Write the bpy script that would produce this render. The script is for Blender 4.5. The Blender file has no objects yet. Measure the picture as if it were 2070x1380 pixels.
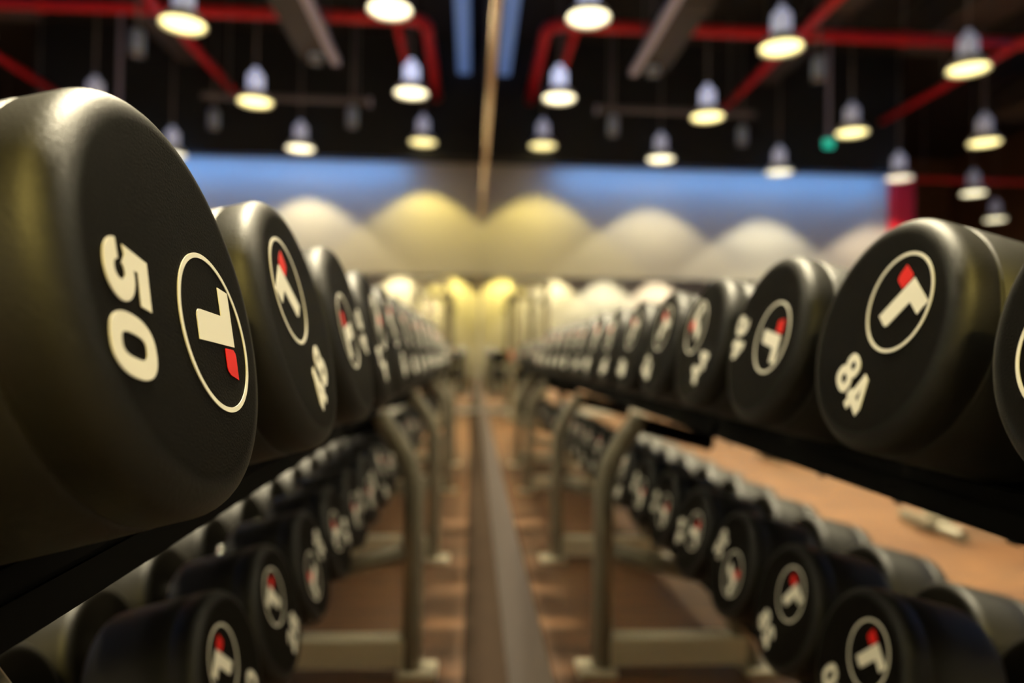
import bpy, bmesh, math, random
from math import sin, cos, pi, radians
from mathutils import Vector, Matrix
random.seed(7)
sc = bpy.context.scene
COL = sc.collection

# ------------------------------------------------------------------ camera
U = 0.1                        # radius of a dumbbell head in metres
H0 = 0.81                      # camera height above the floor
CR = Vector((0.99832014, -0.05624475, 0.0139078))
CU = Vector((-0.01481487, -0.01574256, 0.99976632))
CF = Vector((0.05601266, 0.99829289, 0.01654937))
FPX = 1427.394
cam_data = bpy.data.cameras.new('camera')
cam = bpy.data.objects.new('camera', cam_data)
COL.objects.link(cam)
m = Matrix.Identity(4)
for i in range(3):
    m[i][0] = CR[i]; m[i][1] = CU[i]; m[i][2] = -CF[i]
m[2][3] = H0
cam.matrix_world = m
cam_data.sensor_width = 36.0
cam_data.lens = FPX / 2070 * 36.0
cam_data.clip_start = 0.01
cam_data.dof.use_dof = True
cam_data.dof.focus_distance = 0.368
cam_data.dof.aperture_fstop = 3.4
sc.camera = cam

# ------------------------------------------------------------------ world, exposure
w = bpy.data.worlds.new('world'); sc.world = w; w.use_nodes = True
w.node_tree.nodes['Background'].inputs[0].default_value = (0.4, 0.5, 0.8, 1)
w.node_tree.nodes['Background'].inputs[1].default_value = 0.01
sc.view_settings.view_transform = 'Standard'
sc.view_settings.look = 'None'
sc.view_settings.exposure = 0.38
sc.view_settings.gamma = 1.0
sc.view_settings.use_curve_mapping = False
sc.cycles.caustics_reflective = True
sc.cycles.caustics_refractive = False
sc.cycles.max_bounces = 6
sc.cycles.diffuse_bounces = 2
sc.cycles.glossy_bounces = 5
SIDE_FILL = 0.6            # weak cool fill from an added, unseen band in the left wall
COVE_FILL = 20.0              # unseen strip added under the bulkhead to turn the back wall blue
ROOM_LAMP = 480.0              # watts of the lamps over the floor
BACK_LAMP = 112.0               # watts of the row washing the back wall
REAR_LAMP = 400.0               # watts of the row washing the rear wall

# ------------------------------------------------------------------ helpers
def ray(x, y):
    return CF + CR * ((x - 1035) / FPX) - CU * ((y - 690) / FPX)
MIRX = 1.0015 * U
def place(x, y, Y, mirrored=False):
    d = ray(x, y); p = d * (Y / d.y)
    if mirrored: p.x = 2 * MIRX - p.x
    return Vector((p.x, p.y, p.z + H0))
def W(x, y, z):                # head-radius units about the camera -> world
    return Vector((x * U, y * U, z * U + H0))

MATS = {}
def mat(name, color=(0.5, 0.5, 0.5), rough=0.5, metal=0.0, spec=0.5, emit=None, estr=0.0, noise=None, bump=None, coat=0.0, sheen=0.0):
    if name in MATS: return MATS[name]
    mt = bpy.data.materials.new(name); mt.use_nodes = True
    nt = mt.node_tree; b = nt.nodes['Principled BSDF']
    b.inputs['Base Color'].default_value = (*color, 1)
    b.inputs['Roughness'].default_value = rough
    b.inputs['Metallic'].default_value = metal
    b.inputs['Specular IOR Level'].default_value = spec
    b.inputs['Coat Weight'].default_value = coat
    b.inputs['Sheen Weight'].default_value = sheen; b.inputs['Sheen Roughness'].default_value = 0.45; b.inputs['Sheen Tint'].default_value = (1.0, 0.9, 0.66, 1)
    if emit:
        b.inputs['Emission Color'].default_value = (*emit, 1)
        b.inputs['Emission Strength'].default_value = estr
    tc = nt.nodes.new('ShaderNodeTexCoord')
    if noise:
        sc_, lo, hi = noise
        n = nt.nodes.new('ShaderNodeTexNoise'); n.inputs['Scale'].default_value = sc_; n.inputs['Detail'].default_value = 5
        nt.links.new(tc.outputs['Object'], n.inputs['Vector'])
        r = nt.nodes.new('ShaderNodeMix'); r.data_type = 'RGBA'
        r.inputs[6].default_value = (*[c * lo for c in color], 1); r.inputs[7].default_value = (*[min(1, c * hi) for c in color], 1)
        nt.links.new(n.outputs['Fac'], r.inputs[0]); nt.links.new(r.outputs[2], b.inputs['Base Color'])
    if bump:
        sc_, st = bump
        n = nt.nodes.new('ShaderNodeTexNoise'); n.inputs['Scale'].default_value = sc_; n.inputs['Detail'].default_value = 3
        nt.links.new(tc.outputs['Object'], n.inputs['Vector'])
        bp = nt.nodes.new('ShaderNodeBump'); bp.inputs['Strength'].default_value = st; bp.inputs['Distance'].default_value = 0.001
        nt.links.new(n.outputs['Fac'], bp.inputs['Height']); nt.links.new(bp.outputs[0], b.inputs['Normal'])
    MATS[name] = mt
    return mt

def obj(name, me, material=None, parent=None, loc=None, rot=None):
    if isinstance(me, bmesh.types.BMesh):
        bm = me; me = bpy.data.meshes.new(name); bm.to_mesh(me); bm.free()
    if material is not None and len(me.materials) == 0: me.materials.append(material)
    o = bpy.data.objects.new(name, me); COL.objects.link(o)
    if parent is not None: o.parent = parent
    if loc is not None: o.location = loc
    if rot is not None: o.rotation_euler = rot
    return o
def empty(name, loc, rot=(0, 0, 0)):
    o = bpy.data.objects.new(name, None); COL.objects.link(o); o.location = loc; o.rotation_euler = rot
    o.empty_display_size = 0.05
    return o
def tag(o, label, cat=None, group=None, kind=None):
    o['label'] = label
    if cat: o['category'] = cat
    if group: o['group'] = group
    if kind: o['kind'] = kind
    return o
def structure(o, label=None):
    o['kind'] = 'structure'
    if label: o['label'] = label
    return o

def add_box(bm, lo, hi):
    v = [bm.verts.new((x, y, z)) for x in (lo[0], hi[0]) for y in (lo[1], hi[1]) for z in (lo[2], hi[2])]
    for f in ((0, 1, 3, 2), (4, 6, 7, 5), (0, 4, 5, 1), (2, 3, 7, 6), (0, 2, 6, 4), (1, 5, 7, 3)):
        bm.faces.new([v[i] for i in f])
def box(lo, hi, bev=0.0):
    lo, hi = [min(a, b) for a, b in zip(lo, hi)], [max(a, b) for a, b in zip(lo, hi)]
    bm = bmesh.new(); add_box(bm, lo, hi)
    if bev > 0: bmesh.ops.bevel(bm, geom=bm.edges[:], offset=bev, segments=2, profile=0.6, affect='EDGES')
    bmesh.ops.recalc_face_normals(bm, faces=bm.faces)
    return bm
def lathe(profile, seg=48, axis='x', smooth=True):
    """profile: list of (t along axis, radius)."""
    bm = bmesh.new(); rings = []
    for t, r in profile:
        if r < 1e-6:
            p = (t, 0, 0) if axis == 'x' else (0, 0, t)
            rings.append([bm.verts.new(p)])
        else:
            ring = []
            for k in range(seg):
                a = 2 * pi * k / seg
                p = (t, r * cos(a), r * sin(a)) if axis == 'x' else (r * cos(a), r * sin(a), t)
                ring.append(bm.verts.new(p))
            rings.append(ring)
    for A, B in zip(rings[:-1], rings[1:]):
        for k in range(seg):
            k2 = (k + 1) % seg
            if len(A) == 1 and len(B) == 1: continue
            if len(A) == 1: bm.faces.new((A[0], B[k], B[k2]))
            elif len(B) == 1: bm.faces.new((A[k], B[0], A[k2]))
            else: bm.faces.new((A[k], B[k], B[k2], A[k2]))
    bmesh.ops.recalc_face_normals(bm, faces=bm.faces)
    if smooth:
        for f in bm.faces: f.smooth = True
    return bm
def tube(path, rad, seg=12, cap=True):
    bm = bmesh.new(); path = [Vector(p) for p in path]; rings = []
    up = None
    for i, p in enumerate(path):
        d = (path[min(i + 1, len(path) - 1)] - path[max(i - 1, 0)]).normalized()
        if up is None:
            up = Vector((0, 1, 0)) if abs(d.y) < 0.9 else Vector((0, 0, 1))
        s = d.cross(up).normalized(); up = s.cross(d).normalized()
        rr = rad[i] if isinstance(rad, (list, tuple)) else rad
        rings.append([bm.verts.new(p + rr * (cos(2 * pi * k / seg) * s + sin(2 * pi * k / seg) * up)) for k in range(seg)])
    for A, B in zip(rings[:-1], rings[1:]):
        for k in range(seg):
            f = bm.faces.new((A[k], A[(k + 1) % seg], B[(k + 1) % seg], B[k])); f.smooth = True
    if cap:
        bm.faces.new(rings[0][::-1]); bm.faces.new(rings[-1])
    bmesh.ops.recalc_face_normals(bm, faces=bm.faces)
    return bm
def bezier(pts, n=8):
    """Catmull-Rom through pts."""
    out = []; P = [Vector(p) for p in pts]
    for i in range(len(P) - 1):
        a = P[max(i - 1, 0)]; b = P[i]; c = P[i + 1]; d = P[min(i + 2, len(P) - 1)]
        for k in range(n):
            t = k / n
            out.append(0.5 * ((2 * b) + (c - a) * t + (2 * a - 5 * b + 4 * c - d) * t * t + (3 * b - a - 3 * c + d) * t ** 3))
    out.append(P[-1]); return out

# ------------------------------------------------------------------ materials
def rubber_material():
    """black urethane: matt end face; barrel shine and sheen raised to brighten its lit tops"""
    mt = mat('black_urethane', (0.0050, 0.0042, 0.0030), 0.5, spec=0.5, bump=(700, 0.35))
    nt = mt.node_tree; b = nt.nodes['Principled BSDF']; L = nt.links.new
    tc = nt.nodes.new('ShaderNodeTexCoord'); sx = nt.nodes.new('ShaderNodeSeparateXYZ'); L(tc.outputs['Object'], sx.inputs[0])
    cx = nt.nodes.new('ShaderNodeCombineXYZ'); L(sx.outputs[1], cx.inputs[1]); L(sx.outputs[2], cx.inputs[2])
    ln = nt.nodes.new('ShaderNodeVectorMath'); ln.operation = 'LENGTH'; L(cx.outputs[0], ln.inputs[0])
    def rng(lo, hi):
        m = nt.nodes.new('ShaderNodeMapRange'); m.interpolation_type = 'SMOOTHSTEP'
        m.inputs['From Min'].default_value = 0.083; m.inputs['From Max'].default_value = 0.0995
        m.inputs['To Min'].default_value = lo; m.inputs['To Max'].default_value = hi
        L(ln.outputs['Value'], m.inputs['Value']); return m.outputs[0]
    L(rng(0.025, 0.62), b.inputs['Specular IOR Level'])
    L(rng(0.56, 0.50), b.inputs['Roughness'])
    L(rng(0.0, 0.03), b.inputs['Sheen Weight'])
    n = nt.nodes.new('ShaderNodeTexNoise'); n.inputs['Scale'].default_value = 60; n.inputs['Detail'].default_value = 5; L(tc.outputs['Object'], n.inputs['Vector'])
    v = nt.nodes.new('ShaderNodeTexVoronoi'); v.inputs['Scale'].default_value = 260; L(tc.outputs['Object'], v.inputs['Vector'])
    sp = nt.nodes.new('ShaderNodeMapRange'); sp.inputs['From Min'].default_value = 0.045; sp.inputs['From Max'].default_value = 0.09
    sp.inputs['To Min'].default_value = 1.0; sp.inputs['To Max'].default_value = 0.0; L(v.outputs['Distance'], sp.inputs['Value'])
    r = nt.nodes.new('ShaderNodeMix'); r.data_type = 'RGBA'
    r.inputs[6].default_value = (0.0040, 0.0033, 0.0023, 1); r.inputs[7].default_value = (0.0066, 0.0055, 0.0040, 1); L(n.outputs['Fac'], r.inputs[0])
    # sparse dust specks
    n2 = nt.nodes.new('ShaderNodeTexNoise'); n2.inputs['Scale'].default_value = 38; L(tc.outputs['Object'], n2.inputs['Vector'])
    th = nt.nodes.new('ShaderNodeMath'); th.operation = 'GREATER_THAN'; th.inputs[1].default_value = 0.66; L(n2.outputs['Fac'], th.inputs[0])
    mu = nt.nodes.new('ShaderNodeMath'); mu.operation = 'MULTIPLY'; L(th.outputs[0], mu.inputs[0]); L(sp.outputs[0], mu.inputs[1])
    r2 = nt.nodes.new('ShaderNodeMix'); r2.data_type = 'RGBA'; r2.inputs[7].default_value = (0.05, 0.045, 0.035, 1)
    L(mu.outputs[0], r2.inputs[0]); L(r.outputs[2], r2.inputs[6]); L(r2.outputs[2], b.inputs['Base Color'])
    return mt
M_RUBBER = rubber_material()
M_CREAM = mat('cream_print', (0.97, 0.94, 0.84), 0.6)
M_RED = mat('red_print', (0.80, 0.006, 0.003), 0.6, spec=0.2)
M_CHROME = mat('chrome', (0.62, 0.60, 0.56), 0.22, metal=1.0, bump=(1500, 0.3))
M_SILVER = mat('silver_paint', (0.21, 0.19, 0.145), 0.36, metal=0.4)
M_FOOT = mat('pale_foot_metal', (0.62, 0.57, 0.44), 0.35, metal=0.2)
M_BLACK = mat('black_paint', (0.003, 0.0027, 0.0023), 0.6, spec=0.03)
M_STEEL = mat('bolt_steel', (0.30, 0.28, 0.25), 0.35, metal=0.9)
M_MIRROR = mat('mirror_silver', (0.93, 0.94, 0.93), 0.0, metal=1.0)
M_DADO = mat('grey_brown_board', (0.175, 0.150, 0.142), 0.6, noise=(14, 0.75, 1.2))
M_WALL = mat('white_plaster', (0.52, 0.52, 0.52), 0.8, noise=(3, 0.97, 1.02))
M_DARKWALL = mat('black_painted_wall', (0.014, 0.017, 0.020), 0.8)
M_CEIL = mat('black_ceiling', (0.012, 0.012, 0.014), 0.9)
M_BROWNWALL = mat('brown_wall', (0.16, 0.09, 0.05), 0.8)
M_TRIM = mat('light_wood_trim', (0.92, 0.76, 0.56), 0.5, noise=(20, 0.85, 1.1))
M_BORDER = mat('dark_wood_border', (0.016, 0.009, 0.005), 0.8, spec=0.08, noise=(9, 0.7, 1.4))
M_REDPIPE = mat('red_pipe_paint', (0.72, 0.014, 0.03), 0.4)
M_DUCT = mat('duct_grey', (0.035, 0.030, 0.032), 0.6)
M_CONDUIT = mat('conduit_white', (0.50, 0.50, 0.78), 0.5)
M_BLUEBEAM = mat('glowing_blue_beam', (0.22, 0.36, 0.75), 0.5, emit=(0.22, 0.42, 1.0), estr=0.17)  # ceiling beam given its own blue glow to cool the lamps nearby
M_RAIL = mat('grey_rail', (0.16, 0.15, 0.17), 0.5)
M_ENAMEL = mat('lamp_enamel', (0.86, 0.87, 0.88), 0.35)
M_CAN = mat('pale_blue_can', (0.42, 0.55, 0.85), 0.4)
M_CORD = mat('lamp_cord', (0.20, 0.19, 0.22), 0.6)
M_PAD = mat('black_vinyl', (0.02, 0.02, 0.02), 0.4)
M_BALLRED = mat('red_rubber', (0.55, 0.05, 0.03), 0.5)
M_GREEN = mat('exit_green', (0.02, 0.3, 0.2), 0.5, emit=(0.03, 0.75, 0.5), estr=0.6)

def floor_material():
    mt = bpy.data.materials.new('wood_floor'); mt.use_nodes = True
    nt = mt.node_tree; b = nt.nodes['Principled BSDF']
    tc = nt.nodes.new('ShaderNodeTexCoord')
    mp = nt.nodes.new('ShaderNodeMapping'); mp.inputs['Rotation'].default_value = (0, 0, 0)
    nt.links.new(tc.outputs['Object'], mp.inputs['Vector'])
    br = nt.nodes.new('ShaderNodeTexBrick')
    br.inputs['Color1'].default_value = (0.130, 0.055, 0.016, 1); br.inputs['Color2'].default_value = (0.095, 0.038, 0.011, 1)
    br.inputs['Mortar'].default_value = (0.03, 0.013, 0.005, 1)
    br.inputs['Scale'].default_value = 1.0; br.inputs['Mortar Size'].default_value = 0.003
    br.inputs['Brick Width'].default_value = 1.3; br.inputs['Row Height'].default_value = 0.16
    nt.links.new(mp.outputs[0], br.inputs['Vector'])
    m2 = nt.nodes.new('ShaderNodeMapping'); m2.inputs['Scale'].default_value = (3, 22, 1)
    nt.links.new(tc.outputs['Object'], m2.inputs['Vector'])
    n = nt.nodes.new('ShaderNodeTexNoise'); n.inputs['Scale'].default_value = 1.6; n.inputs['Detail'].default_value = 6
    nt.links.new(m2.outputs[0], n.inputs['Vector'])
    cr = nt.nodes.new('ShaderNodeValToRGB')
    cr.color_ramp.elements[0].position = 0.3; cr.color_ramp.elements[0].color = (0.55, 0.55, 0.55, 1)
    cr.color_ramp.elements[1].position = 0.7; cr.color_ramp.elements[1].color = (1.2, 1.2, 1.2, 1)
    nt.links.new(n.outputs['Fac'], cr.inputs[0])
    mx = nt.nodes.new('ShaderNodeMix'); mx.data_type = 'RGBA'; mx.blend_type = 'MULTIPLY'; mx.inputs[0].default_value = 1
    nt.links.new(br.outputs['Color'], mx.inputs[6]); nt.links.new(cr.outputs[0], mx.inputs[7])
    nt.links.new(mx.outputs[2], b.inputs['Base Color'])
    b.inputs['Roughness'].default_value = 0.6
    return mt
M_FLOOR = floor_material()

# ------------------------------------------------------------------ the room
YB = 9.50            # back wall
YR = -2.40           # rear wall, behind the camera
XL = -9.6            # left wall
XE = -5.55           # free end of the back wall
YF = 14.0            # far wall of the deeper bay
ZC = H0 + 4.1        # ceiling
ZW = H0 + 2.54       # top of the white part of the back wall
ZM0 = H0 - 0.385     # lower edge of the long mirror
ZM1 = H0 + 1.80      # its upper edge
structure(obj('floor', box((XL, YR, -0.05), (MIRX + 0.03, YF, 0)), M_FLOOR), 'brown wooden floor')
structure(obj('ceiling', box((XL, YR, ZC), (MIRX + 0.03, YF, ZC + 0.1)), M_CEIL), 'black open ceiling')
wb = structure(obj('wall_back', box((XE, YB, 0), (MIRX, YB + 0.15, ZW)), M_WALL), 'white back wall washed by scallops of lamp light')
structure(obj('wall_back_upper', box((XE, YB - 0.35, ZW), (MIRX, YB + 0.15, ZC)), M_DARKWALL), 'black bulkhead above the white back wall')
cv = structure(empty('trim_2', (-3.15, YB - 0.33, ZW)), 'slim unseen black cove with a cool strip added to light the wall blue')
obj('cove_lip', box((-2.4, -0.02, -0.04), (2.3, -0.005, 0.0)), M_DARKWALL, cv)
obj('added_strip', box((-2.35, 0.03, -0.012), (2.25, 0.08, 0.0)), mat('added_cool_strip', (0.6, 0.7, 0.9), 0.4, emit=(0.13, 0.43, 1.0), estr=COVE_FILL), cv)
structure(obj('wall_rear', box((XL, YR - 0.15, 0), (MIRX + 0.03, YR, H0 + 2.75)), M_WALL), 'white rear wall seen in the back mirror')
structure(obj('wall_right_lower', box((MIRX, YR, 0), (MIRX + 0.12, YB + 0.15, ZM0)), M_DADO), 'grey-brown dado board below the long mirror')
structure(obj('wall_right_upper', box((MIRX, YR, ZM1), (MIRX + 0.12, YB + 0.15, ZC)), M_DARKWALL), 'dark wall above the long mirror')
structure(obj('wall_left', box((XL - 0.15, YR, 0), (XL, YF, H0 + 2.3)), M_BROWNWALL))
structure(obj('wall_far', box((XL, YF, 0), (XE + 0.15, YF + 0.15, ZC)), M_BROWNWALL))
structure(obj('wall_end', box((XE, YB + 0.15, 0), (XE + 0.15, YF, ZC)), M_DARKWALL))
structure(obj('trim_1', box((MIRX - 0.022, YR, ZM1), (MIRX, YB, ZM1 + 0.05), 0.004), M_TRIM), 'thin light wooden rail along the top edge of the long mirror')
structure(obj('baseboard_right', box((-0.013, YR, 0.0), (MIRX, YB, 0.012)), M_BORDER), 'dark floor border at the foot of the mirror wall')

mir = obj('wall_mirror', box((MIRX, YR + 0.002, ZM0), (MIRX + 0.008, YB - 0.002, ZM1)), M_MIRROR)
tag(mir, 'long wall mirror beside the dumbbell racks, reflecting them', 'mirror')
ZB1 = H0 + 1.04
bmr = obj('back_mirror', box((XE + 0.05, YB - 0.008, 0.08), (MIRX - 0.012, YB, ZB1)), M_MIRROR)
tag(bmr, 'low wide mirror on the back wall below the scalloped lamp light', 'mirror')

# red column at the free end of the back wall
cb = empty('red_column', (XE - 0.17, YB + 0.05, 0))
obj('column_shaft', box((-0.16, -0.15, 0.02), (0.16, 0.15, ZW - 0.02), 0.02), M_REDPIPE, cb)
obj('column_base', box((-0.19, -0.18, 0), (0.19, 0.18, 0.05), 0.01), M_REDPIPE, cb)
tag(cb, 'red painted square column at the far end of the back wall', 'column')

# unseen glowing band added in the left wall to cool the lamp housings
structure(obj('wall_rear_upper', box((XL, YR - 0.15, H0 + 2.75), (MIRX + 0.03, YR, ZC)), M_DARKWALL))
WY0, WY1, WZ0, WZ1 = 1.0, 8.6, H0 + 2.3, H0 + 3.8
structure(obj('wall_left_pier', box((XL - 0.15, YR, WZ0), (XL, WY0, WZ1)), M_BROWNWALL))
structure(obj('wall_left_end', box((XL - 0.15, WY1, WZ0), (XL, YF, WZ1)), M_BROWNWALL))
structure(obj('wall_left_upper', box((XL - 0.15, YR, WZ1), (XL, YF, ZC)), M_BROWNWALL))
wn = structure(empty('fill_band_1', (XL - 0.08, (WY0 + WY1) / 2, WZ0)), 'unseen glowing pane band added to the left wall as cool fill')
M_PANE = mat('fill_pane', (0.3, 0.4, 0.6), 0.3, emit=(0.22, 0.46, 1.0), estr=SIDE_FILL)
nb = 5; hw = (WY1 - WY0) / 2; bw = 2 * hw / nb; hz = WZ1 - WZ0
for k in range(nb):
    y0 = -hw + k * bw
    obj('pane', box((-0.02, y0 + 0.04, 0.05), (0.0, y0 + bw - 0.04, hz - 0.05)), M_PANE, wn)
for k in range(nb + 1):
    y0 = -hw + k * bw
    obj('mullion', box((-0.05, max(-hw, y0 - 0.04), 0.0), (0.05, min(hw, y0 + 0.04), hz)), M_CONDUIT, wn)
obj('sill', box((-0.07, -hw, 0.0), (0.07, hw, 0.05)), M_CONDUIT, wn)
obj('head', box((-0.05, -hw, hz - 0.05), (0.05, hw, hz)), M_CONDUIT, wn)

# ------------------------------------------------------------------ lamps
LAMP_MESH = {}
def lamp_meshes():
    # origin at the centre of the open rim; z up
    D = 0.175
    refl = [(0.0, D), (0.012, D), (0.03, 0.168), (0.075, 0.135), (0.115, 0.095), (0.135, 0.075), (0.13, 0.07), (0.11, 0.088), (0.07, 0.127), (0.026, 0.16), (0.004, 0.168), (0.0, D)]
    LAMP_MESH['reflector'] = lathe(refl, 40, 'z')
    LAMP_MESH['lens'] = lathe([(0.022, 0.0), (0.012, 0.08), (0.018, 0.155), (0.024, 0.155), (0.022, 0.08), (0.028, 0.0)], 40, 'z')
    LAMP_MESH['housing'] = lathe([(0.135, 0.0), (0.135, 0.072), (0.15, 0.082), (0.27, 0.082), (0.30, 0.07), (0.32, 0.035), (0.36, 0.03), (0.365, 0.0)], 28, 'z')
    LAMP_MESH['hook'] = lathe([(0.36, 0.012), (0.40, 0.012), (0.41, 0.02), (0.42, 0.012), (0.43, 0.006)], 12, 'z')
    for k, bm in list(LAMP_MESH.items()):
        me = bpy.data.meshes.new(k); bm.to_mesh(me); bm.free(); LAMP_MESH[k] = me
lamp_meshes()
LENS = {'yellow': (1.0, 0.86, 0.36), 'cream': (1.0, 0.90, 0.58), 'white': (1.0, 0.93, 0.66), 'rose': (1.0, 0.88, 0.66)}
TINT = {'yellow': (1.0, 0.76, 0.18), 'cream': (1.0, 0.81, 0.40), 'white': (1.0, 0.86, 0.52), 'rose': (1.0, 0.78, 0.48)}
def lamp(pos, label, tint='cream', watts=100.0, glow=2.4, half=54, blend=0.3, neck=0.16, light=None, soft=0.09):
    e = empty('pendant_lamp', pos)
    tag(e, label, 'lamp', 'pendant lamps hanging under the black ceiling')
    obj('reflector', LAMP_MESH['reflector'], M_ENAMEL, e)
    nk = LAMP_MESH['housing'].copy(); nk.materials.clear()
    obj('housing', nk, mat('lamp_neck_%d' % round(neck * 100), (0.8, 0.82, 0.86), 0.35, emit=(0.62, 0.68, 1.0), estr=neck), e)  # housing glows by itself, standing in for cool light falling on it
    obj('hook', LAMP_MESH['hook'], M_STEEL, e)
    c = TINT[tint]
    lm = LAMP_MESH['lens'].copy() if tint != 'cream' else LAMP_MESH['lens']
    lm.materials.clear()
    obj('lens', lm, mat('lamp_glow_%s_%d' % (tint, glow * 10), (0.9, 0.85, 0.7), 0.4, emit=LENS[tint], estr=glow), e)
    h = ZC - pos[2]
    obj('cord', lathe([(0.42, 0.0), (0.42, 0.010), (h, 0.010), (h, 0.0)], 8, 'z'), M_CORD, e)
    ld = bpy.data.lights.new('lamp_light', 'SPOT')
    ld.energy = watts; ld.color = light or c; ld.spot_size = radians(2 * half); ld.spot_blend = blend; ld.shadow_soft_size = soft
    lo = bpy.data.objects.new('lamp_light', ld); COL.objects.link(lo); lo.parent = e; lo.location = (0, 0, 0.002)
    return e
ORD = ['nearest the mirror', 'second from the mirror', 'third from the mirror', 'fourth from the mirror']
def lab(c, r): return 'silver pendant lamp %s in the %s' % (ORD[c], r)
ROOM_TINT = (1.0, 0.83, 0.46)
back_row = [((855, 289), 8.965, False, 'yellow'), ((607, 302), 8.965, False, 'cream'), ((1575, 350), 8.965, True, 'white'), ((1817, 362), 8.965, True, 'rose')]
for c, (q, Y, mr, t) in enumerate(back_row):
    lamp(place(*q, Y, mr), lab(c, 'row closest to the back wall'), t, BACK_LAMP, half=48, blend=0.12, neck=0.2, glow=1.5)
row1 = [((831, 190), 7.38, False, 'cream'), ((516, 208), 7.42, False, 'yellow'), ((1722, 270), 7.87, True, 'yellow'), ((1990, 290), 7.93, True, 'yellow')]
for c, (q, Y, mr, t) in enumerate(row1):
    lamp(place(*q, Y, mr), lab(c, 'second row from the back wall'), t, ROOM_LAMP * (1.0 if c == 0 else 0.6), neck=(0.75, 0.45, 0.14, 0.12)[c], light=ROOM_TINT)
row2 = [((788, 22), 5.56, False, 'cream'), ((370, 52), 5.70, False, 'yellow'), ((1957, 142), 6.08, True, 'yellow')]
for c, (q, Y, mr, t) in enumerate(row2):
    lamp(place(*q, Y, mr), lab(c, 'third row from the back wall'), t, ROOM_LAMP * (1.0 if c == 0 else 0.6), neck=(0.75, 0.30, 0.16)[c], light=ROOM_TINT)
lamp(place(1968, 392, 10.0, True), 'small far pendant lamp beyond the red column, left of its neighbour in the mirror', 'cream', ROOM_LAMP, neck=0.08, light=ROOM_TINT)
lamp(place(2012, 445, 11.6, True), 'farthest and lowest-looking pendant lamp, deep in the bay beyond the red column', 'cream', ROOM_LAMP, neck=0.08, light=ROOM_TINT)
for k, Y in enumerate((3.8, 1.9)):
    for c, x in enumerate((-0.52, -2.28, -4.0)):
        lamp((x, Y, H0 + 2.62), lab(c, ('fourth', 'fifth')[k] + ' row from the back wall'), 'cream', ROOM_LAMP * (2.5 if c == 0 else 0.3), light=(1.0, 0.87, 0.58), soft=0.18, half=44)
for c, x in enumerate((-0.70, -2.2, -3.8, -5.4)):
    lamp((x, YR + 0.5, H0 + 2.75), lab(c, 'row closest to the rear wall'), ('yellow', 'cream', 'white', 'rose')[c], REAR_LAMP, half=46, blend=0.12)

# ------------------------------------------------------------------ red sprinkler pipes, ducts and rails under the ceiling
ZP = H0 + 3.3
def pipe(name, path, r, label, m=M_REDPIPE, cat='pipe', hang=True, group='red sprinkler pipes'):
    e = empty(name, path[0])
    o = Vector(path[0])
    obj('pipe_run', tube([Vector(p) - o for p in path], r, 14), m, e)
    a, b = Vector(path[0]), Vector(path[-1])
    n = max(2, int((b - a).length / 2.2))
    for k in range(n):
        p = a.lerp(b, (k + 0.5) / n)
        if len(path) == 2:
            obj('collar', tube([p - o - (b - a).normalized() * 0.03, p - o + (b - a).normalized() * 0.03], r * 1.2, 14), m, e)
            obj('hanger', tube([p - o + Vector((0, 0, r)), Vector((p.x, p.y, ZC)) - o], 0.008, 6), M_CORD, e)
    tag(e, label, cat, group)
    return e
pc = place(862, 36, 7.0); xm = pc.x
el = [(xm - 0.18 + 0.18 * sin(a), 7.0 + 0.18 - 0.18 * cos(a), ZP) for a in [k * pi / 16 for k in range(9)]]
e = empty('sprinkler_pipe', (xm, 7.0, ZP)); o = Vector((xm, 7.0, ZP))
run = [(-9.0, 7.0, ZP)] + el + [(xm, YB, ZP)]
obj('pipe_run', tube([Vector(p) - o for p in run], 0.058, 16), M_REDPIPE, e)
for xx in (-1.9, -4.2, -6.2, -8.2):
    obj('collar', tube([Vector((xx - 0.04, 7.0, ZP)) - o, Vector((xx + 0.04, 7.0, ZP)) - o], 0.07, 16), M_REDPIPE, e)
    obj('hanger', tube([Vector((xx, 7.0, ZP + 0.06)) - o, Vector((xx, 7.0, ZC)) - o], 0.008, 6), M_CORD, e)
tag(e, 'thick red sprinkler main crossing the ceiling and turning an elbow beside the mirror', 'pipe', 'red sprinkler pipes')
pipe('sprinkler_pipe', [(-0.80, 7.075, ZP - 0.02), (-0.80, 8.4, ZP - 0.02)], 0.035, 'short dark red branch pipe just left of the elbow of the main')
pipe('sprinkler_pipe', [(-2.98, 3.5, ZP - 0.12), (-2.98, 8.9, ZP - 0.12)], 0.045, 'long red branch pipe running toward the back wall between the second and third lamps')
pipe('sprinkler_pipe', [(-5.25, 4.0, ZP - 0.12), (-5.25, 9.2, ZP - 0.12)], 0.040, 'red branch pipe running toward the red column')
pipe('sprinkler_pipe', [(-9.4, 10.4, H0 + 2.75), (-5.75, 10.4, H0 + 2.75)], 0.04, 'low red pipe in the bay beyond the red column')

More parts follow.
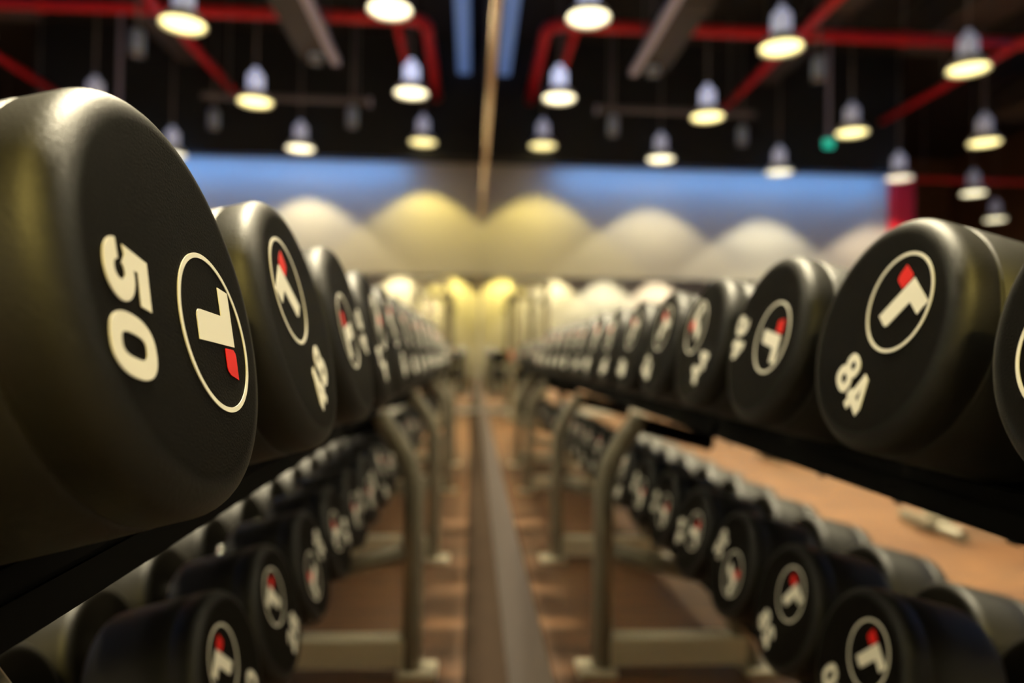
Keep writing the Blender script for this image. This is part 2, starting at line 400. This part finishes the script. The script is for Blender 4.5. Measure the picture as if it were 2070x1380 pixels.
def duct(name, lo, hi, label, m=M_DUCT, flange=True, cat='duct'):
    lo = Vector(lo); hi = Vector(hi); c = (lo + hi) / 2; c.z = lo.z
    e = empty(name, c)
    obj('duct_body', box(lo - c, hi - c, 0.008), m, e)
    if flange:
        n = max(1, int((hi.y - lo.y) / 1.2))
        for k in range(n + 1):
            y = lo.y + (hi.y - lo.y) * k / n
            obj('flange', box((lo.x - 0.015 - c.x, y - 0.015 - c.y, lo.z - 0.015 - c.z), (hi.x + 0.015 - c.x, y + 0.015 - c.y, hi.z + 0.015 - c.z)), m, e)
    for k in range(2):
        y = lo.y + (hi.y - lo.y) * (0.2 + 0.6 * k)
        for x in (lo.x + 0.02, hi.x - 0.02):
            obj('hanger', box((x - 0.006 - c.x, y - 0.006 - c.y, hi.z - c.z), (x + 0.006 - c.x, y + 0.006 - c.y, ZC - c.z)), M_CORD, e)
    tag(e, label, cat, 'ducts and rails under the ceiling')
    return e
duct('air_duct', (-1.72, 4.2, H0 + 2.86), (-1.44, 6.95, H0 + 3.12), 'dark square duct with a pale rail on its mirror side')
rl = empty('lighting_rail', (-1.375, 5.6, H0 + 2.80))
obj('rail_channel', box((-0.035, -1.5, 0), (0.035, 1.35, 0.07), 0.006), M_CONDUIT, rl)
obj('end_cap', box((-0.04, 1.35, -0.005), (0.04, 1.37, 0.075), 0.004), M_CONDUIT, rl)
for y in (-1.0, 0.9): obj('hanger', box((-0.006, y - 0.006, 0.07), (0.006, y + 0.006, ZC - H0 - 2.80)), M_CORD, rl)
tag(rl, 'pale lavender lighting rail running beside the dark square duct', 'rail')
duct('air_duct', (-3.55, 4.0, H0 + 3.42), (-3.25, 8.6, H0 + 3.66), 'long dark brown duct between the second and third lamp columns')
duct('air_duct', (-5.1, 4.2, H0 + 3.42), (-4.55, 7.6, H0 + 3.8), 'wide dark duct ending above the third lamp column')
duct('air_duct', (-7.6, 4.2, H0 + 3.42), (-7.0, 9.6, H0 + 3.8), 'dark duct over the far left of the room')
duct('blue_beam', (-0.24, 2.0, H0 + 3.62), (-0.08, YB - 0.02, H0 + 3.85), 'slim blue ceiling beam close to the mirror, made to glow dimly', M_BLUEBEAM, False, 'light bar')
cr_ = empty('lighting_rail', (-2.2, 8.4, H0 + 2.93))
obj('rail_channel', box((-1.0, -0.03, 0), (0.93, 0.03, 0.06), 0.006), M_RAIL, cr_)
obj('end_cap', box((0.93, -0.035, -0.03), (0.96, 0.035, 0.065), 0.004), M_CONDUIT, cr_)
for x in (-0.7, 0.8): obj('hanger', box((x - 0.008, -0.008, 0.06), (x + 0.008, 0.008, ZC - H0 - 2.93)), M_CORD, cr_)
tag(cr_, 'pale cross rail hanging parallel to the back wall', 'rail')
def spotlight(pos, label):
    e = empty('ceiling_spotlight', pos)
    obj('can', lathe([(0, 0.0), (0.0, 0.05), (0.02, 0.062), (0.20, 0.062), (0.22, 0.045), (0.22, 0)], 20, 'z'), M_CAN, e)
    obj('bezel', lathe([(-0.012, 0.045), (-0.012, 0.064), (0.012, 0.064), (0.012, 0.045), (-0.012, 0.045)], 20, 'z'), M_STEEL, e)
    obj('stem', lathe([(0.22, 0.0), (0.22, 0.012), (ZC - pos[2], 0.012), (ZC - pos[2], 0)], 8, 'z'), M_CORD, e)
    tag(e, label, 'spotlight', 'unlit cylinder spotlights')
spotlight(place(712, 255, 8.33), 'unlit pale cylinder spotlight under the end of the cross rail')
spotlight(place(638, 125, 6.9), 'unlit pale cylinder spotlight beside the end of the square duct')
spotlight(place(432, 258, 8.7), 'unlit grey cylinder spotlight farther left near the back wall')
spotlight(place(1655, 160, 6.6, True), 'unlit grey cylinder spotlight close to the wide dark duct')
ex = empty('exit_sign', place(1675, 292, 8.7, True))
obj('sign_panel', box((-0.06, -0.02, -0.04), (0.06, 0.02, 0.06), 0.006), M_GREEN, ex)
obj('sign_frame', box((-0.07, -0.015, 0.06), (0.07, 0.015, 0.08), 0.003), M_ENAMEL, ex)
obj('stem', box((-0.02, -0.012, 0.08), (0.02, 0.012, ZC - ex.location.z)), M_CONDUIT, ex)
tag(ex, 'small glowing green exit sign hanging on a grey stem', 'sign')

# ------------------------------------------------------------------ dumbbells
TILT = 0.24265
N_ = Vector((cos(TILT), 0, sin(TILT)))
E2 = Vector((-sin(TILT), 0, cos(TILT)))
HEADL, GRIP = 1.30, 1.25
LEN = 2 * HEADL + GRIP
def head_mesh():
    p = [(0.0, 0.0), (0.0, 0.4), (0.0, 0.80), (0.0, 0.845)]
    for k in range(1, 9):
        a = k * pi / 16
        p.append((-0.15 + 0.15 * cos(a) , 0.855 + 0.145 * sin(a)))
    p += [(-0.30, 1.0), (-0.315, 0.992), (-0.325, 0.978), (-0.335, 0.992), (-0.35, 1.003), (-0.7, 1.003), (-1.15, 1.0)]
    for k in range(1, 6):
        a = k * pi / 10
        p.append((-1.15 - 0.15 * sin(a), 0.87 + 0.13 * cos(a)))
    p += [(-1.30, 0.5), (-1.30, 0.0)]
    return lathe([(t * U, r * U) for t, r in p], 96, 'x')
def to_mesh(bm, name):
    me = bpy.data.meshes.new(name); bm.to_mesh(me); bm.free(); return me
HEAD = to_mesh(head_mesh(), 'head')
HEAD.materials.append(M_RUBBER)
h2 = GRIP / 2 * U
HANDLE = to_mesh(lathe([(-h2 - 0.01, 0), (-h2 - 0.01, 0.028), (-h2 + 0.012, 0.028), (-h2 + 0.014, 0.019), (-h2 + 0.03, 0.0165), (0, 0.0185), (h2 - 0.03, 0.0165), (h2 - 0.014, 0.019), (h2 - 0.012, 0.028), (h2 + 0.01, 0.028), (h2 + 0.01, 0)], 24, 'x'), 'handle')
HANDLE.materials.append(M_CHROME)

# flat print: x = thickness, y = right, z = up (head-radius units); the print stands 0.3 mm proud
PT = 0.004
def prism(bm, poly, t=PT):
    a = [bm.verts.new((0.0, y * U, z * U)) for y, z in poly]
    b = [bm.verts.new((t * U, y * U, z * U)) for y, z in poly]
    bm.faces.new(b); n = len(poly)
    for k in range(n):
        bm.faces.new((a[k], a[(k + 1) % n], b[(k + 1) % n], b[k]))
def strip(bm, outer, inner, closed=True, t=PT):
    n = len(outer)
    V = [[bm.verts.new((x * U, y * U, z * U)) for y, z in L] for L in (outer, inner) for x in (0.0, t)]
    O0, O1, I0, I1 = V
    for k in range(n if closed else n - 1):
        q = (k + 1) % n
        bm.faces.new((O1[k], O1[q], I1[q], I1[k]))
        bm.faces.new((O0[k], O0[q], O1[q], O1[k])); bm.faces.new((I0[k], I0[q], I1[q], I1[k]))
    if not closed:
        for k in (0, n - 1): bm.faces.new((O0[k], O1[k], I1[k], I0[k]))
def fix(bm):
    bm.normal_update()
    bmesh.ops.triangulate(bm, faces=[f for f in bm.faces if len(f.verts) > 4], ngon_method='EAR_CLIP')
    bmesh.ops.recalc_face_normals(bm, faces=bm.faces)
    return bm
def sup(cx, cy, a, b, n=2.5, seg=40):
    out = []
    for k in range(seg):
        th = 2 * pi * k / seg; c, s = cos(th), sin(th)
        out.append((cx + a * math.copysign(abs(c) ** (2 / n), c), cy + b * math.copysign(abs(s) ** (2 / n), s)))
    return out
def arcband(cx, cy, ao, bo, ai, bi, d0, d1, seg=24):
    O, I = [], []
    for k in range(seg + 1):
        a = radians(d0 + (d1 - d0) * k / seg)
        O.append((cx + ao * cos(a), cy + bo * sin(a))); I.append((cx + ai * cos(a), cy + bi * sin(a)))
    return O, I
def digit(bm, ch, ox, oy, h=0.345, wd=0.262):
    """heavy rounded grotesque figures drawn in a box one high and one wide, centred"""
    def P(L): return [(ox + x * wd, oy + y * h) for x, y in L]
    tk = [PT]
    def nt(): tk[0] += 0.0004; return tk[0]          # overlapping strokes never share a plane
    def ring(cx, cy, ao, bo, ai, bi, n=2.4): strip(bm, P(sup(cx, cy, ao, bo, n)), P(sup(cx, cy, ai, bi, n + 0.6)), True, nt())
    def arc(*a):
        O, I = arcband(*a); strip(bm, P(O), P(I), False, nt())
    def poly(*L): prism(bm, P(L), nt())
    if ch == '0': ring(0, 0, 0.5, 0.5, 0.19, 0.27)
    elif ch == '8': ring(0, 0.235, 0.44, 0.27, 0.14, 0.10); ring(0, -0.21, 0.5, 0.295, 0.17, 0.11)
    elif ch == '6': ring(0, -0.18, 0.5, 0.32, 0.18, 0.125); arc(0.05, -0.02, 0.55, 0.52, 0.24, 0.27, 62, 195)
    elif ch == '9': ring(0, 0.18, 0.5, 0.32, 0.18, 0.125); arc(-0.05, 0.02, 0.55, 0.52, 0.24, 0.27, 242, 375)
    elif ch == '4':
        poly((0.06, 0.5), (0.36, 0.5), (0.36, -0.5), (0.06, -0.5)); poly((-0.5, -0.08), (-0.5, -0.31), (0.5, -0.31), (0.5, -0.08))
        poly((-0.5, -0.08), (-0.18, -0.08), (0.20, 0.38), (0.06, 0.5))
    elif ch == '1': poly((-0.02, 0.5), (0.26, 0.5), (0.26, -0.5), (-0.06, -0.5), (-0.06, 0.2), (-0.34, 0.16), (-0.34, 0.30))
    elif ch == '2':
        arc(0, 0.18, 0.47, 0.32, 0.16, 0.11, -38, 175); poly((0.37, -0.02), (0.08, 0.10), (-0.48, -0.30), (-0.48, -0.5), (-0.02, -0.32))
        poly((-0.48, -0.27), (-0.48, -0.5), (0.48, -0.5), (0.48, -0.27))
    elif ch == '3': arc(0, 0.22, 0.46, 0.28, 0.15, 0.09, -70, 165); arc(0, -0.20, 0.5, 0.30, 0.17, 0.10, -165, 80)
    elif ch == '5':
        poly((-0.43, 0.5), (0.42, 0.5), (0.42, 0.25), (-0.14, 0.25), (-0.14, 0.02), (-0.46, -0.06))
        arc(0.0, -0.17, 0.5, 0.33, 0.16, 0.115, -172, 145)
    elif ch == '7': poly((-0.47, 0.5), (0.47, 0.5), (0.47, 0.28), (0.05, -0.5), (-0.28, -0.5), (0.12, 0.26), (-0.47, 0.26))
NUM = {}
def number_mesh(s):
    if s not in NUM:
        bm = bmesh.new(); pitch = 0.302
        for k, ch in enumerate(s): digit(bm, ch, (k - (len(s) - 1) / 2) * pitch, 0)
        NUM[s] = to_mesh(fix(bm), 'weight_number'); NUM[s].materials.append(M_CREAM)
    return NUM[s]
bm = bmesh.new(); strip(bm, sup(0, 0, 0.418, 0.418, 2, 80), sup(0, 0, 0.392, 0.392, 2, 80))
RING = to_mesh(fix(bm), 'emblem_ring'); RING.materials.append(M_CREAM)
bm = bmesh.new(); prism(bm, [(-0.298, 0.236), (-0.286, 0.097), (-0.122, 0.097), (-0.075, -0.175), (-0.068, -0.20), (-0.05, -0.218), (-0.03, -0.224), (0.095, -0.224), (0.019, 0.236)])
LETTER = to_mesh(fix(bm), 'emblem_letter'); LETTER.materials.append(M_CREAM)
bm = bmesh.new(); prism(bm, [(0.060, 0.094), (0.165, 0.094), (0.185, 0.102), (0.200, 0.13), (0.205, 0.236), (0.070, 0.240), (0.052, 0.232), (0.040, 0.21)])
ACCENT = to_mesh(fix(bm), 'emblem_accent'); ACCENT.materials.append(M_RED)

def dumbbell(face, A, num, label, group, scale=1.0, off=None, tilt=TILT):
    """face: centre of the end facing the mirror; A: direction of the print's top, radians from +Y"""
    ax = Vector((cos(tilt), 0, sin(tilt))); up = Vector((-sin(tilt), 0, cos(tilt)))
    o = Vector(face) - ax * (LEN / 2 * U * scale) - up * (U * min(scale, 1.0))
    e = empty('dumbbell', o, (0, -tilt, 0)); e.scale = (scale,) * 3
    tag(e, label, 'dumbbell', group)
    obj('handle', HANDLE, None, e, (0, 0, U))
    hd = obj('head', HEAD, None, e, (LEN / 2 * U, 0, U), (A - pi / 2, 0, 0))
    obj('head', HEAD, None, e, (-LEN / 2 * U, 0, U), (pi / 2 + A, 0, pi))
    (rx, ry), (nx, ny) = off or ((0, 0.3135), (0, -0.54))
    z = 0.0002
    obj('emblem_ring', RING, None, hd, (z, rx * U, ry * U)); obj('emblem_letter', LETTER, None, hd, (z, rx * U, ry * U)); obj('emblem_accent', ACCENT, None, hd, (z, rx * U, ry * U))
    if num: obj('weight_number', number_mesh(num), None, hd, (z, nx * U, ny * U))
    return e
FA, FY0, FS, FZ = 1.35126, 3.42739, 2.307114, 0.224126
UA = {0: (-0.25, ((0.074, 0.30), (0.225, -0.565))), 1: (2.288, ((-0.04, 0.345), (-0.22, -0.42))), 2: (3.1635, ((0, 0.30), (0.0, -0.64))), 3: (0.7633, None), 4: (2.05, None), 5: (1.75, None)}
LA = {1: 2.5, 2: 2.25, 3: 2.15, 4: 3.55, 5: 2.9, 6: 3.2}
LFA, LFZ = 2.70, -3.75
def ordw(n): return ['first', 'second', 'third', 'fourth', 'fifth', 'sixth', 'seventh', 'eighth', 'ninth', 'tenth', 'eleventh', 'twelfth', 'thirteenth', 'fourteenth'][n]
for i in range(14):
    A, off = UA.get(i, (random.uniform(1.2, 2.6), None))
    num = str(50 - 2 * i)
    dumbbell(W(-FA, FY0 + FS * i, FZ), A, num, 'big black dumbbell marked 50 in cream, closest to the camera' if i == 0 else 'black dumbbell marked %s, %s from the camera on the upper tray' % (num, ordw(i)), 'dumbbells on the upper trays', off=off)
for i in range(1, 14):
    A = LA.get(i, random.uniform(1.2, 3.4)); num = str(34 - 2 * i)
    dumbbell(W(-LFA, FY0 + FS * i + {2: 0.36, 3: 0.08}.get(i, 0), LFZ), A, num, 'black dumbbell marked %s, %s from the camera on the lower tray' % (num, ordw(i - 1)), 'dumbbells on the lower trays', scale=0.97)
for k in range(10):
    Y = 36.2 + 2.05 * k
    dumbbell(W(-1.45, Y, FZ - 0.25), random.uniform(0, 6), None, 'small dark dumbbell on the far rack, %s along its upper tray' % ordw(k), 'dumbbells on the far rack', scale=0.78)
    dumbbell(W(-2.75, Y, LFZ - 0.25), random.uniform(0, 6), None, 'small dark dumbbell on the far rack, %s along its lower tray' % ordw(k), 'dumbbells on the far rack', scale=0.74)

# ------------------------------------------------------------------ racks
def tray_pt(face_x, face_z, lx, lz):
    p = Vector((-face_x, 0, face_z)) - N_ * (LEN / 2) - E2 + N_ * lx + E2 * lz
    return p
def slab(face_x, face_z, lx0, lx1, lz0, lz1, y0, y1, origin, bev=0.0):
    bm = bmesh.new(); vs = []
    for lx in (lx0, lx1):
        for y in (y0, y1):
            for lz in (lz0, lz1):
                p = tray_pt(face_x, face_z, lx, lz); vs.append(bm.verts.new(W(p.x, y, p.z) - origin))
    for f in ((0, 1, 3, 2), (4, 6, 7, 5), (0, 4, 5, 1), (2, 3, 7, 6), (0, 2, 6, 4), (1, 5, 7, 3)): bm.faces.new([vs[i] for i in f])
    bmesh.ops.recalc_face_normals(bm, faces=bm.faces)
    if bev: bmesh.ops.bevel(bm, geom=bm.edges[:], offset=bev, segments=2, affect='EDGES')
    return bm
BOLT = to_mesh(lathe([(0, 0), (0, 0.011), (-0.008, 0.011), (-0.010, 0.009), (-0.014, 0.006), (-0.014, 0)], 10, 'z'), 'bolt'); BOLT.materials.append(M_STEEL)
def rack(y0, y1, posts, label):
    o = W(-3.0, (y0 + y1) / 2, -8.1); e = empty('dumbbell_rack', o)
    tag(e, label, 'rack', 'two-tier dumbbell racks')
    for fx, fz in ((FA, FZ), (LFA, LFZ)):
        t = obj('tray', slab(fx, fz, -1.95, 0.95, -0.12, -0.006, y0, y1, o), M_BLACK, e)
        obj('tray_beam', slab(fx, fz, -1.92, -1.35, -0.46, -0.12, y0 + 0.05, y1 - 0.05, o, 0.004), M_BLACK, t)
        obj('tray_beam', slab(fx, fz, 0.40, 0.93, -0.36, -0.12, y0 + 0.05, y1 - 0.05, o, 0.004), M_BLACK, t)
        obj('tray_lip', slab(fx, fz, -2.03, -1.95, -0.12, 0.10, y0, y1, o), M_BLACK, t)
        n = int(round((y1 - y0) / FS))
        for k in range(n):
            p = tray_pt(fx, fz, -1.63, -0.46); q = W(p.x, y0 + (k + 0.5) * (y1 - y0) / n, p.z) - o
            obj('bolt', BOLT, None, t, q, (0, -TILT, 0))
    for py in posts:
        path = bezier([W(-1.42, py, -8.02) - o, W(-1.42, py, -6.0) - o, W(-1.42, py, -4.2) - o, W(-1.44, py, -3.3) - o, W(-1.72, py, -2.5) - o, W(-2.35, py, -1.62) - o], 6)
        up_ = obj('upright', tube(path, 0.026, 16), M_SILVER, e)
        obj('foot_pad', box(W(-1.75, py - 0.42, -8.1) - o, W(-0.78, py + 0.42, -7.93) - o, 0.006), M_FOOT, up_)
        obj('base_beam', box(W(-5.1, py - 0.28, -7.85) - o, W(-1.6, py + 0.28, -7.15) - o, 0.006), M_FOOT, e)
        obj('bracket', tube([W(-2.2, py, -1.75) - o, W(-4.2, py, -2.25) - o], 0.022, 12), M_BLACK, e)
        lg = obj('front_leg', tube([W(-5.40, py, -8.02) - o, W(-4.35, py, -5.55) - o], 0.026, 14), M_SILVER, e)
        obj('foot_pad', box(W(-5.95, py - 0.42, -8.1) - o, W(-5.05, py + 0.42, -7.93) - o, 0.006), M_FOOT, lg)
        obj('bracket', tube([W(-1.45, py, -5.0) - o, W(-4.4, py, -5.75) - o], 0.022, 12), M_SILVER, e)
rack(-4.5, 11.45, (3.3, -2.5), 'silver and black two-tier dumbbell rack nearest the camera')
rack(11.5, 34.55, (18.0, 27.7), 'silver and black two-tier dumbbell rack in the middle of the row')
rack(34.7, 57.5, (41.3, 51.0), 'silver and black two-tier dumbbell rack at the far end of the row')

# ------------------------------------------------------------------ benches on the floor beyond the racks
def bench(x, y, label):
    e = empty('flat_bench', (x, y, 0))
    obj('pad', box((-1.22, -0.14, 0.38), (-0.02, 0.14, 0.45), 0.02), M_PAD, e)
    obj('spine', box((-1.12, -0.03, 0.30), (-0.10, 0.03, 0.37), 0.005), M_SILVER, e)
    for px in (0.0, -1.12):
        lg = obj('leg', tube([(px - (0.10 if px == 0 else -0.04), 0, 0.32), (px, 0, 0.05)], 0.03, 12), M_SILVER, e)
        obj('foot_bar', tube([(px, -0.22, 0.032), (px, 0.22, 0.032)], 0.028, 14), M_SILVER, lg)
        obj('foot_plate', box((px - 0.06, -0.07, 0.03), (px + 0.06, 0.07, 0.075), 0.006), M_SILVER, lg)
    tag(e, label, 'bench', 'flat benches on the floor beyond the racks')
bench(-1.97, 3.22, 'flat bench with silver foot bar, nearer one beyond the racks')
bench(-2.15, 5.45, 'flat bench with silver foot bar, farther one beyond the racks')

# ------------------------------------------------------------------ cable machine and balls at the far end
cm = empty('cable_machine', (-0.42, 8.5, 0))
for x in (-0.26, 0.10):
    po = obj('upright', box((x - 0.035, -0.05, 0.03), (x + 0.035, 0.05, 1.60), 0.006), M_SILVER, cm)
    obj('pulley', lathe([(-0.012, 0.0), (-0.012, 0.05), (0.0, 0.042), (0.012, 0.05), (0.012, 0.0)], 16, 'x'), M_BLACK, po, (x + 0.05, -0.06, 1.45))
obj('crossbar', box((-0.31, -0.055, 1.60), (0.15, 0.055, 1.68), 0.01), M_CHROME, cm)
obj('base', box((-0.34, -0.22, 0), (0.18, 0.22, 0.05), 0.008), M_SILVER, cm)
for k in range(10): obj('weight_plate', box((-0.20, -0.05, 0.07 + k * 0.06), (0.04, 0.05, 0.12 + k * 0.06), 0.004), M_BLACK, cm)
for x in (-0.15, -0.01): obj('guide_rod', tube([(x, 0, 0.05), (x, 0, 1.60)], 0.010, 10), M_CHROME, cm)
tag(cm, 'tall cable machine with silver uprights in front of the back mirror', 'machine')
def ball(p, r, m, label):
    e = empty('medicine_ball', (p[0], p[1], p[2] - r))
    obj('ball_shell', lathe([(r - r * cos(k * pi / 16), r * sin(k * pi / 16)) for k in range(17)], 24, 'z'), m, e)
    obj('seam', lathe([(r - 0.004, r * 0.99), (r - 0.004, r * 1.012), (r + 0.004, r * 1.012), (r + 0.004, r * 0.99)], 24, 'z'), M_BLACK, e)
    tag(e, label, 'ball', 'medicine balls at the end of the racks')
st = empty('ball_stand', (-0.30, 6.35, 0))
obj('shelf', box((-0.35, -0.16, 0.62), (0.12, 0.16, 0.66), 0.006), M_BLACK, st)
for x, y in ((-0.31, -0.12), (-0.31, 0.12), (0.08, -0.12), (0.08, 0.12)): obj('leg', tube([(x, y, 0), (x, y, 0.62)], 0.018, 10), M_BLACK, st)
tag(st, 'small black stand holding medicine balls past the last rack', 'stand')
ball((-0.32, 6.35, 0.66 + 0.10), 0.10, M_BLACK, 'black medicine ball on the small stand')
ball((-0.54, 6.35, 0.66 + 0.09), 0.09, M_BALLRED, 'red medicine ball on the small stand')
